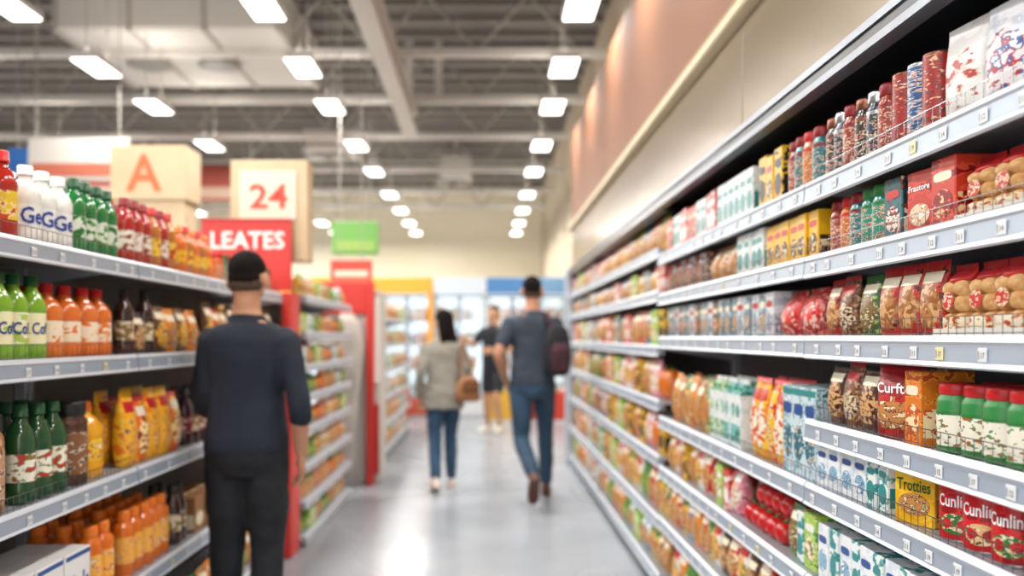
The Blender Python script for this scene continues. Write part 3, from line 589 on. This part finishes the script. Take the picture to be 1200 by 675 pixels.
fk='gypk orpk redpk whpk brnpk bupk gable wtbox ybox rpbox tom2 vegp bgbox pkpk lgbox whpk redpk'.split()
for i,z in enumerate(LV_F):
    row(1,XR,z,4.53,9.25,[P[k] for k in fk if not ((i in (0,1,2,3) and k=='bgbox') or (i>3 and k=='vegp') or (i>0 and k=='gable'))],g,False,1,.02,0,.006,True,block=2,sc={5:.9,6:1.0,0:1.0}.get(i,1.2))
# left stock
g='bottles and packets on the drinks shelves'
def ll(z,y0,y1,ks,near=True,rows=1,yaw=.5,gap=.003,block=1,X=XL,rnd=False,setb=.02,sc=1): row(-1,X,z,y0,y1,[P[k] for k in ks.split()],g,near,rows,setb,yaw,gap,rnd,block=block,sc=sc)
T1,T2,T3,T4,T5=1.645,1.31,.90,.50,.12
ll(T1,1.95,2.44,'juice',rows=2); ll(T1,2.45,2.73,'milk',rows=2); ll(T1,2.74,3.06,'greenb',rows=2); ll(T1,3.12,3.36,'winer',rows=2); ll(T1,3.37,3.66,'amber winer',rows=2); ll(T1,3.67,4.15,'oryel amber',rows=2,sc=.9); ll(T1,4.2,5.2,'sj5 sj6 sj3',near=False)
ll(T2,1.95,2.56,'cof col',rows=2,yaw=.45); ll(T2,2.58,3.09,'ojug',rows=2,yaw=.25,gap=.001); ll(T2,3.12,3.4,'blkb darkp',rows=1,yaw=0); ll(T2,3.41,4.0,'dkfruit orpk',yaw=0,rows=2); ll(T2,4.0,5.25,'dkfruit redpk brnpk',yaw=0,near=False,sc=1.2)
ll(T3,1.95,2.4,'nutj',rows=2); ll(T3,2.42,2.72,'dgb',rows=2); ll(T3,2.73,2.85,'brj',rows=2); ll(T3,2.86,3.09,'yjug',rows=2,yaw=.25,gap=.001,setb=.03); ll(T3,3.12,3.75,'yp yp2 yp',rows=2,yaw=0); ll(T3,3.76,4.4,'purp blkb',rows=2); ll(T3,4.4,5.25,'orpk redpk',yaw=0,near=False,sc=1.3)
ll(T4,2.3,2.84,'cobox',yaw=0,gap=.01); ll(T4,2.86,3.08,'obt',rows=3); ll(T4,3.12,3.6,'obt',rows=4); ll(T4,3.6,3.8,'blkb',rows=2); ll(T4,3.82,4.3,'brbox',yaw=0,gap=.008); ll(T4,4.3,5.2,'blkb purp',near=False)
ll(T5,3.2,5.2,'brnpk orpk vegp',yaw=0,near=False)
for z in LV2: row(-1,-1.2,z,5.63,7.45,[P[k] for k in 'gypk orpk whpk brnpk redpk tom2 vegp wtbox lgbox'.split()],g,False,1,.02,0,.02,True,block=2,sc=.8)
for z in [.1,.4,.7,1.0,1.3,1.6]: row(-1,-1.15,z,9.25,12.7,[P[k] for k in 'gypk orpk bupk whpk redpk wtbox lgbox'.split()],g,False,1,.02,0,.03,True,block=3)
# ------------------------------------------------ room shell
def struct(name,mb,loc=(0,0,0)): return obj(name,mb,loc,kind='structure')
def floormat():
    m=noisemat('#8b8f94','#9fa3a8',1.3,.16,detail=6); nt=m.node_tree; b=nt.nodes['Principled BSDF']
    n=nt.nodes.new('ShaderNodeTexNoise'); n.inputs['Scale'].default_value=6; mr=nt.nodes.new('ShaderNodeMapRange'); mr.inputs['To Min'].default_value=.2; mr.inputs['To Max'].default_value=.34
    nt.links.new(n.outputs[0],mr.inputs[0]); nt.links.new(mr.outputs[0],b.inputs['Roughness']); return m
struct('floor',MB().box((-10,-3,-.1),(4,22,0),floormat()))
CM=noisemat('#595350','#666059',1.5,.8); CM2=mat('#716a64',.8)
cb=MB().box((-10,-3,5.2),(4,22,5.3),CM)
for k in range(48): cb.box((-10,-2.6+k*.51,5.14),(4,-2.45+k*.51,5.2),CM2)
struct('ceiling',cb)
struct('wall_far',MB().box((-10,21.5,0),(4,21.7,5.2),noisemat('#eedfc0','#f5e9d0',.8,.7)))
struct('wall_left',MB().box((-10.2,-3,0),(-10,21.5,5.2),noisemat('#a89c90','#b8aca0',.8,.7)))
struct('wall_right',MB().box((1.40,-3,0),(1.55,21.5,5.2),noisemat('#b8a890','#c8b8a0',.8,.7)))
wood=noisemat('#73482c','#86583a',.7,.55,map=(1,.25,1.2),detail=2)
struct('trim_1',MB().box((.93,-1,2.62),(1.39,9.3,3.56),wood))
struct('trim_2',MB().box((.885,-1,2.53),(1.39,9.32,2.575),mat('#d6c7a6',.45),.006).box((.91,-1,2.575),(1.39,9.31,2.62),mat('#94744a',.5)))
cm_=noisemat('#93826b','#ad9a80',1.0,.2,map=(1,.3,1))
pn=MB()
for k in range(5):
    pn.box((.935,-1+k*2.06,2.12),(1.39,-1+(k+1)*2.06-.008,2.53),cm_,.003)
struct('trim_3',pn)
struct('trim_4',MB().box((.90,-1,2.075),(1.39,9.31,2.12),mat('#1b1e22',.3),.004).box((.893,-1,2.105),(.93,9.31,2.125),mat('#8a8e94',.3,.6)).box((.885,-1,2.05),(.93,9.31,2.07),mat('#7a7e84',.3,.6)))
struct('trim_5',MB().box((.93,4.5,2.045),(1.39,9.3,2.056),mat('#16181b',.3)))
# ceiling joists
JM=mat('#979189',.6); JL=mat('#c6c0b9',.5)
def joist(y,z):
    b=MB(); b.box((-10,-.05,-.5+.0),(1.4,.05,-.42),JL); b.box((-10,-.04,.15),(1.4,.04,.22),JM)
    x=-10;k=0
    while x<1:
        x2=x+.55; z0,z1=(-.44,.17) if k%2==0 else (.17,-.44)
        b.tube([(x,0,z0),(min(x2,1.4),0,z1)],.018,JM,6,1); x=x2;k+=1
    obj('roof_joist',b,(0,y,z),label='pale steel open-web roof joist under the ceiling',category='roof beam',group='roof joists')
for y in (3,5.2,7.2,9.2,11,13,15.6,17.9,20): joist(y,4.9)
b=MB(); 
for zz in (-.14,.14): b.box((-.09,-3,zz-.015),(.09,11.4,zz+.015),JL)
b.box((-.015,-3,-.14),(.015,11.4,.14),JL)
for y in (-1,3,7.2,11): b.box((-.05,y-.03,.14),(.05,y+.03,1.0),JL)
b.box((.33,10.97,.2),(.43,11.03,1.0),JL)
obj('steel_girder',b,(-1.0,0,4.2),label='long pale steel girder hung under the roof joists',category='roof beam')
def duct(x0,x1,y0,y1,z0,z1):
    c='#c8c2ba'; b=MB().box((x0,y0,z0),(x1,y1,z1),mat(c,.6),.03)
    n=int((x1-x0)/.7)
    for k in range(n+1): b.box((x0+k*(x1-x0)/max(n,1)-.02,y0-.02,z0-.02),(x0+k*(x1-x0)/max(n,1)+.02,y1+.02,z1+.02),mat('#a8a29a',.6))
    for xx in (.25,.6): b.loft([((x0+(x1-x0)*xx,y0+(y1-y0)*.5,z0-d_),(1,0,0),(0,1,0),r_,r_) for d_,r_ in ((-.01,.2),(.05,.24),(.06,.18))],mat('#8a857e'),18)
    b.box(((x0+x1)/2-.03,y0+.2,z1),((x0+x1)/2+.03,y0+.26,5.2),mat(c,.6))
    obj('air_duct',b,label='large pale sheet-metal ventilation unit hung from the ceiling',category='air duct',group='ventilation units')
duct(-4.35,-2.1,8.6,10.6,4.48,5.0)
duct(-3.0,-2.2,14,14.8,4.45,4.8); duct(-.9,-.3,16.2,16.9,4.4,4.85)
# lights
LD=mat('#fffdf8',.5,emis=5); LH=mat('#d8d8d6',.4)
hb=MB().box((-.12,-.26,.012),(.12,.26,.07),LH,.008).mesh('ceiling_light'); dm=MB().box((-.11,-.25,0),(.11,.25,.012),LD,.003).mesh('diffuser')
rd=MB().box((-.004,-.004,0),(.004,.004,1.08),JM).mesh('suspension_rod')
ys=[-1.6,.2,2.0,3.6,4.9,6.2,7.6,8.9,10.7,12.4,14.4,16.2,18.0,19.7]
for xi,x in enumerate((.69,-1.63,-3.47,-5.6,-7.8)):
    for y in ys:
        if xi>=3 and y<8.5: continue
        if xi==2 and y<2: continue
        yy=y+(.3 if xi>2 else 0)
        o=obj('ceiling_light',hb,(x,yy,3.77),label='bright rectangular LED ceiling light hanging on rods',category='ceiling light',group='suspended ceiling lights')
        obj('diffuser',dm,parent=o)
        for dy in(-.2,.2): obj('suspension_rod',rd,(0,dy,.07),parent=o)
        l=bpy.data.lights.new('lamp','AREA'); l.shape='RECTANGLE'; l.size=.2; l.size_y=.48; l.energy=(32.5 if xi else 25)*(1.25 if y>9 else 1); l.color=(1,.975,.945)
        if xi==0: l.spread=2.3
        lo=bpy.data.objects.new('lamp',l); COL.objects.link(lo); lo.location=(x,yy,3.762)
        l=bpy.data.lights.new('ceiling_fill','AREA'); l.shape='RECTANGLE'; l.size=.2; l.size_y=.48; l.energy=6.5; l.color=(1,.95,.88)  # added fill above the housing to brighten the ceiling, no real fixture
        lo=bpy.data.objects.new('ceiling_fill',l); COL.objects.link(lo); lo.location=(x,yy,3.85); lo.rotation_euler=(pi,0,0)
# ------------------------------------------------ signs
BE=noisemat('#c4aa86','#d0b996',3,.6); RD=mat('#cf332a',.4)
b=MB().box((-1.62,5.42,0.0),(-1.50,5.52,2.0),BE,.004); b.box((-1.62,5.40,1.86),(-1.13,5.56,2.50),BE,.006)
s_=obj('sign_tower',b,label='beige aisle sign tower with a pale number panel',category='aisle sign')
q=MB().box((-1.56,5.388,2.12),(-1.2,5.40,2.43),mat('#dccfb9',.5),.003); obj('number_panel',q,parent=s_)
q=txt(MB(),'24',.24,0,0,mat('#d8452c'),height=.155); obj('lettering',q,(-1.375,5.385,2.27),parent=s_)
b=MB().box((-1.78,5.33,1.67),(-1.22,5.36,2.12),RD,.004); s_=obj('aisle_banner',b,label='red aisle banner with white lettering above the shelving',category='sign')
q=MB()
for a,c in (((-1.78,5.325,1.67),(-1.22,5.33,1.685)),((-1.78,5.325,2.105),(-1.22,5.33,2.12))): q.box(a,c,mat('#b82c26'))
obj('border',q,parent=s_)
q=txt(MB(),'LEATES',.46,0,0,mat('#f6efe8'),height=.11); obj('lettering',q,(-1.49,5.323,1.985),parent=s_)
b=MB().box((-1.275,5.31,0),(-1.215,5.36,1.66),RD,.005); b.box((-1.29,5.36,0),(-1.215,5.56,1.66),RD,.005); obj('end_post',b,label='tall glossy red end post at the end of the shelving',category='shelf post')
b=MB().box((-2.86,6.5,0),(-2.3,6.8,2.42),BE,.005); b.box((-2.86,6.48,2.42),(-2.28,6.82,2.84),BE,.01); s_=obj('display_tower',b,label='beige cardboard display tower with an orange letter emblem',category='display sign')
q=txt(MB(),'A',.27,0,0,mat('#e2622f'),height=.28); obj('emblem',q,(-2.6,6.475,2.63),parent=s_)
def board(x0,x1,y,z0,z1,c,lab,fr='#8a8a8a'):
    b=MB().box((x0,y,z0),(x1,y+.04,z1),mat(c,.5),.005); s_=obj('hanging_sign',b,label=lab,category='sign')
    q=MB()
    for x in (x0+.08,x1-.1): q.box((x,y+.015,z1),(x+.008,y+.023,5.15),JM)
    obj('suspension_cable',q,parent=s_)
    q=MB().box((x0+.04,y-.006,z0+.04),(x1-.04,y,z0+.04+(z1-z0)*.3),mat(fr,.5)); obj('printed_band',q,parent=s_)
board(-4.3,-3.35,8,2.85,3.25,'#b8b2aa','white hanging department sign','#a85a44')
board(-4.6,-4.25,8.2,2.7,3.2,'#2a62a8','blue hanging department sign','#c0c4ca')
board(-5.6,-3.0,12,3.3,3.8,'#a84838','long red hanging banner over the far aisles','#c8a890')
board(-1.63,-1.14,9.0,2.25,2.6,'#6fac50','bright green hanging aisle sign','#98bc5e')
board(-1.5,-1.1,8.2,1.92,2.12,'#d04838','red hanging promotional sign','#f4d8c0')
# end-cap display between gondolas
dr=noisemat('#b0a8a0','#ccc4bc',6,.8,bump=.3)
b=MB().box((-1.6,8.02,0),(-1.0,8.5,1.82),mat('#c4bfb8',.5),.01)
s_=obj('promotional_stand',b,label='bulky pale promotional end display with red side and fabric cover',category='display stand')
q=MB().box((-1.12,7.94,0),(-1.05,8.02,1.9),RD,.008); obj('edge_post',q,parent=s_)
q=MB().box((-1.6,7.98,1.6),(-1.12,8.02,1.9),RD,.005); obj('header_board',q,parent=s_)
q=MB().box((-1.05,7.985,.95),(-1.005,8.02,1.75),mat('#e8e2da',.5),.004); obj('poster',q,parent=s_)
q=MB().box((-1.05,7.985,.1),(-1.005,8.02,.75),mat('#b83028',.5),.004); obj('lower_poster',q,parent=s_)
q=MB().loft([((x,7.9,z),(1,0,0),(0,1,0),a,b_) for z,x,a,b_ in ((.02,-1.32,.12,.08),(.5,-1.33,.11,.07),(1.0,-1.29,.13,.08),(1.3,-1.26,.13,.08),(1.5,-1.28,.11,.07),(1.6,-1.29,.06,.05))],dr,20,2.3); obj('fabric_cover',q,parent=s_)
# further tall shelving behind left
gondola(-1,-3.3,6.0,9.0,[.1,.5,.9,1.3,1.7,2.05],.4,2.2,.8,'tall distant supermarket shelving in the next aisle',back=BKL)
for z in [1.3,1.7,2.05]: row(-1,-3.3,z,6.05,8.9,[P[k] for k in 'yp orpk whpk bupk redpk bigblue'.split()],g,False,1,.02,0,.02,True,block=3)
# ------------------------------------------------ freezers at the far end
FR=mat('#d8dee2',.35); FI=mat('#e4f0f6',.5,emis=.95); GL=bpy.data.materials.new('glass'); GL.use_nodes=True
nt=GL.node_tree; nt.nodes.clear(); o_=nt.nodes.new('ShaderNodeOutputMaterial'); mx=nt.nodes.new('ShaderNodeMixShader'); tr=nt.nodes.new('ShaderNodeBsdfTransparent'); gs=nt.nodes.new('ShaderNodeBsdfGlossy'); gs.inputs['Roughness'].default_value=.05
mx.inputs[0].default_value=.12; nt.links.new(tr.outputs[0],mx.inputs[1]); nt.links.new(gs.outputs[0],mx.inputs[2]); nt.links.new(mx.outputs[0],o_.inputs[0])
fw=.9
for k in range(-6,3):
    x0=k*fw+.0; b=MB()
    b.box((0,.6,0),(fw-.01,.65,2.3),FI); b.box((0,0,0),(.03,.65,2.3),FR); b.box((fw-.04,0,0),(fw-.01,.65,2.3),FR); b.box((0,0,0),(fw-.01,.65,.35),FR); b.box((0,0,2.15),(fw-.01,.65,2.3),FR)  # back panel glows: cabinet light is put into its material
    yl=k<=-2
    f=obj('display_freezer',b,(x0,14.6,0),label='upright glass-door display freezer with bright interior',category='freezer',group='row of display freezers')
    hd='#f0b030' if yl else ['#4f86c0','#78a4cc','#3f74b0','#d8e4ee'][k%4]
    obj('header_panel',MB().box((0,-.04,2.12),(fw-.01,0,2.4),mat(hd,.4),.005),parent=f)
    obj('base_panel',MB().box((0,-.03,.05),(fw-.01,0,.34),mat(['#b8c2c8','#c05a44','#d8dce0'][k%3],.4),.005),parent=f)
    if yl: obj('side_trim',MB().box((fw-.1,-.035,.34),(fw-.01,0,2.12),mat('#f0a828',.4),.005),parent=f)
    for j in range(2):
        xa=.03+j*(fw-.07)/2; xb=xa+(fw-.07)/2-.01
        q=MB()
        for a,c in (((xa,-.02,.36),(xa+.03,0,2.1)),((xb-.03,-.02,.36),(xb,0,2.1)),((xa,-.02,.36),(xb,0,.4)),((xa,-.02,2.06),(xb,0,2.1))): q.box(a,c,mat('#7f8e9a',.3,.3))
        q.box((xa+.03,-.012,.4),(xb-.03,-.008,2.06),GL)
        dd=obj('door',q,parent=f); hx=xb-.02 if j==0 else xa+.01
        obj('handle',MB().tube([(hx,-.02,1.0),(hx,-.05,1.03),(hx,-.05,1.37),(hx,-.02,1.4)],.008,CHW,6,1),parent=dd)
    for z in (.4,.82,1.24,1.66):
        obj('shelf',MB().box((.03,.1,z-.015),(fw-.04,.6,z),mat('#e4f0f6',.4,emis=.3)),parent=f)  # faint shelf glow added in place of cabinet lamps
        x=.05
        while x<fw-.16:
            pp=P[R.choice(['wtbox','bupk','whpk','rpbox','gypk','redpk','orpk','wbbox'])]
            place(pp,x0+x+pp['w']/2,14.6+.2,z+.001,0,False,'frozen goods in the freezers',1.25); x+=pp['w']+.02
for i,(x,c) in enumerate(((.35,'#d8a838'),(1.05,'#c8402c'),(-1.6,'#c8402c'))):
    b=MB().box((-.3,-.25,0),(.3,.25,.04),FR); 
    for a,c2 in (((-.3,-.25,.04),(.3,-.23,.5)),((-.3,.23,.04),(.3,.25,.5)),((-.3,-.25,.04),(-.28,.25,.5)),((.28,-.25,.04),(.3,.25,.5))): b.box(a,c2,mat(c,.5),.004)
    b.box((-.28,-.23,.34),(.28,.23,.358),FR)
    obj('promotion_bin',b,(x,14.0,0),label='square promotion bin filled with packets before the freezers',category='bin',group='promotion bins')
    for k in range(8):
        pp=P[R.choice(['orpk','redpk','gypk','whpk'])]
        place(pp,x-.21+(k%4)*.14,14.0-.1+(k//4)*.2,.36,0,False,'packets in the promotion bins')
# ------------------------------------------------ world + camera
w=bpy.data.worlds.new('w'); scene.world=w; w.use_nodes=True
w.node_tree.nodes['Background'].inputs[0].default_value=(1,.99,.97,1); w.node_tree.nodes['Background'].inputs[1].default_value=2.0
cam=bpy.data.cameras.new('cam'); cam.lens=30; cam.sensor_width=36; cam.shift_x=.025; cam.shift_y=.048
cam.dof.use_dof=True; cam.dof.focus_distance=1.9; cam.dof.aperture_fstop=1.5
co=bpy.data.objects.new('camera',cam); COL.objects.link(co); co.location=(0,0,1.38); co.rotation_euler=(pi/2,0,0); scene.camera=co
scene.view_settings.view_transform='Standard'
print('KINDS',NC,len(bpy.data.objects))
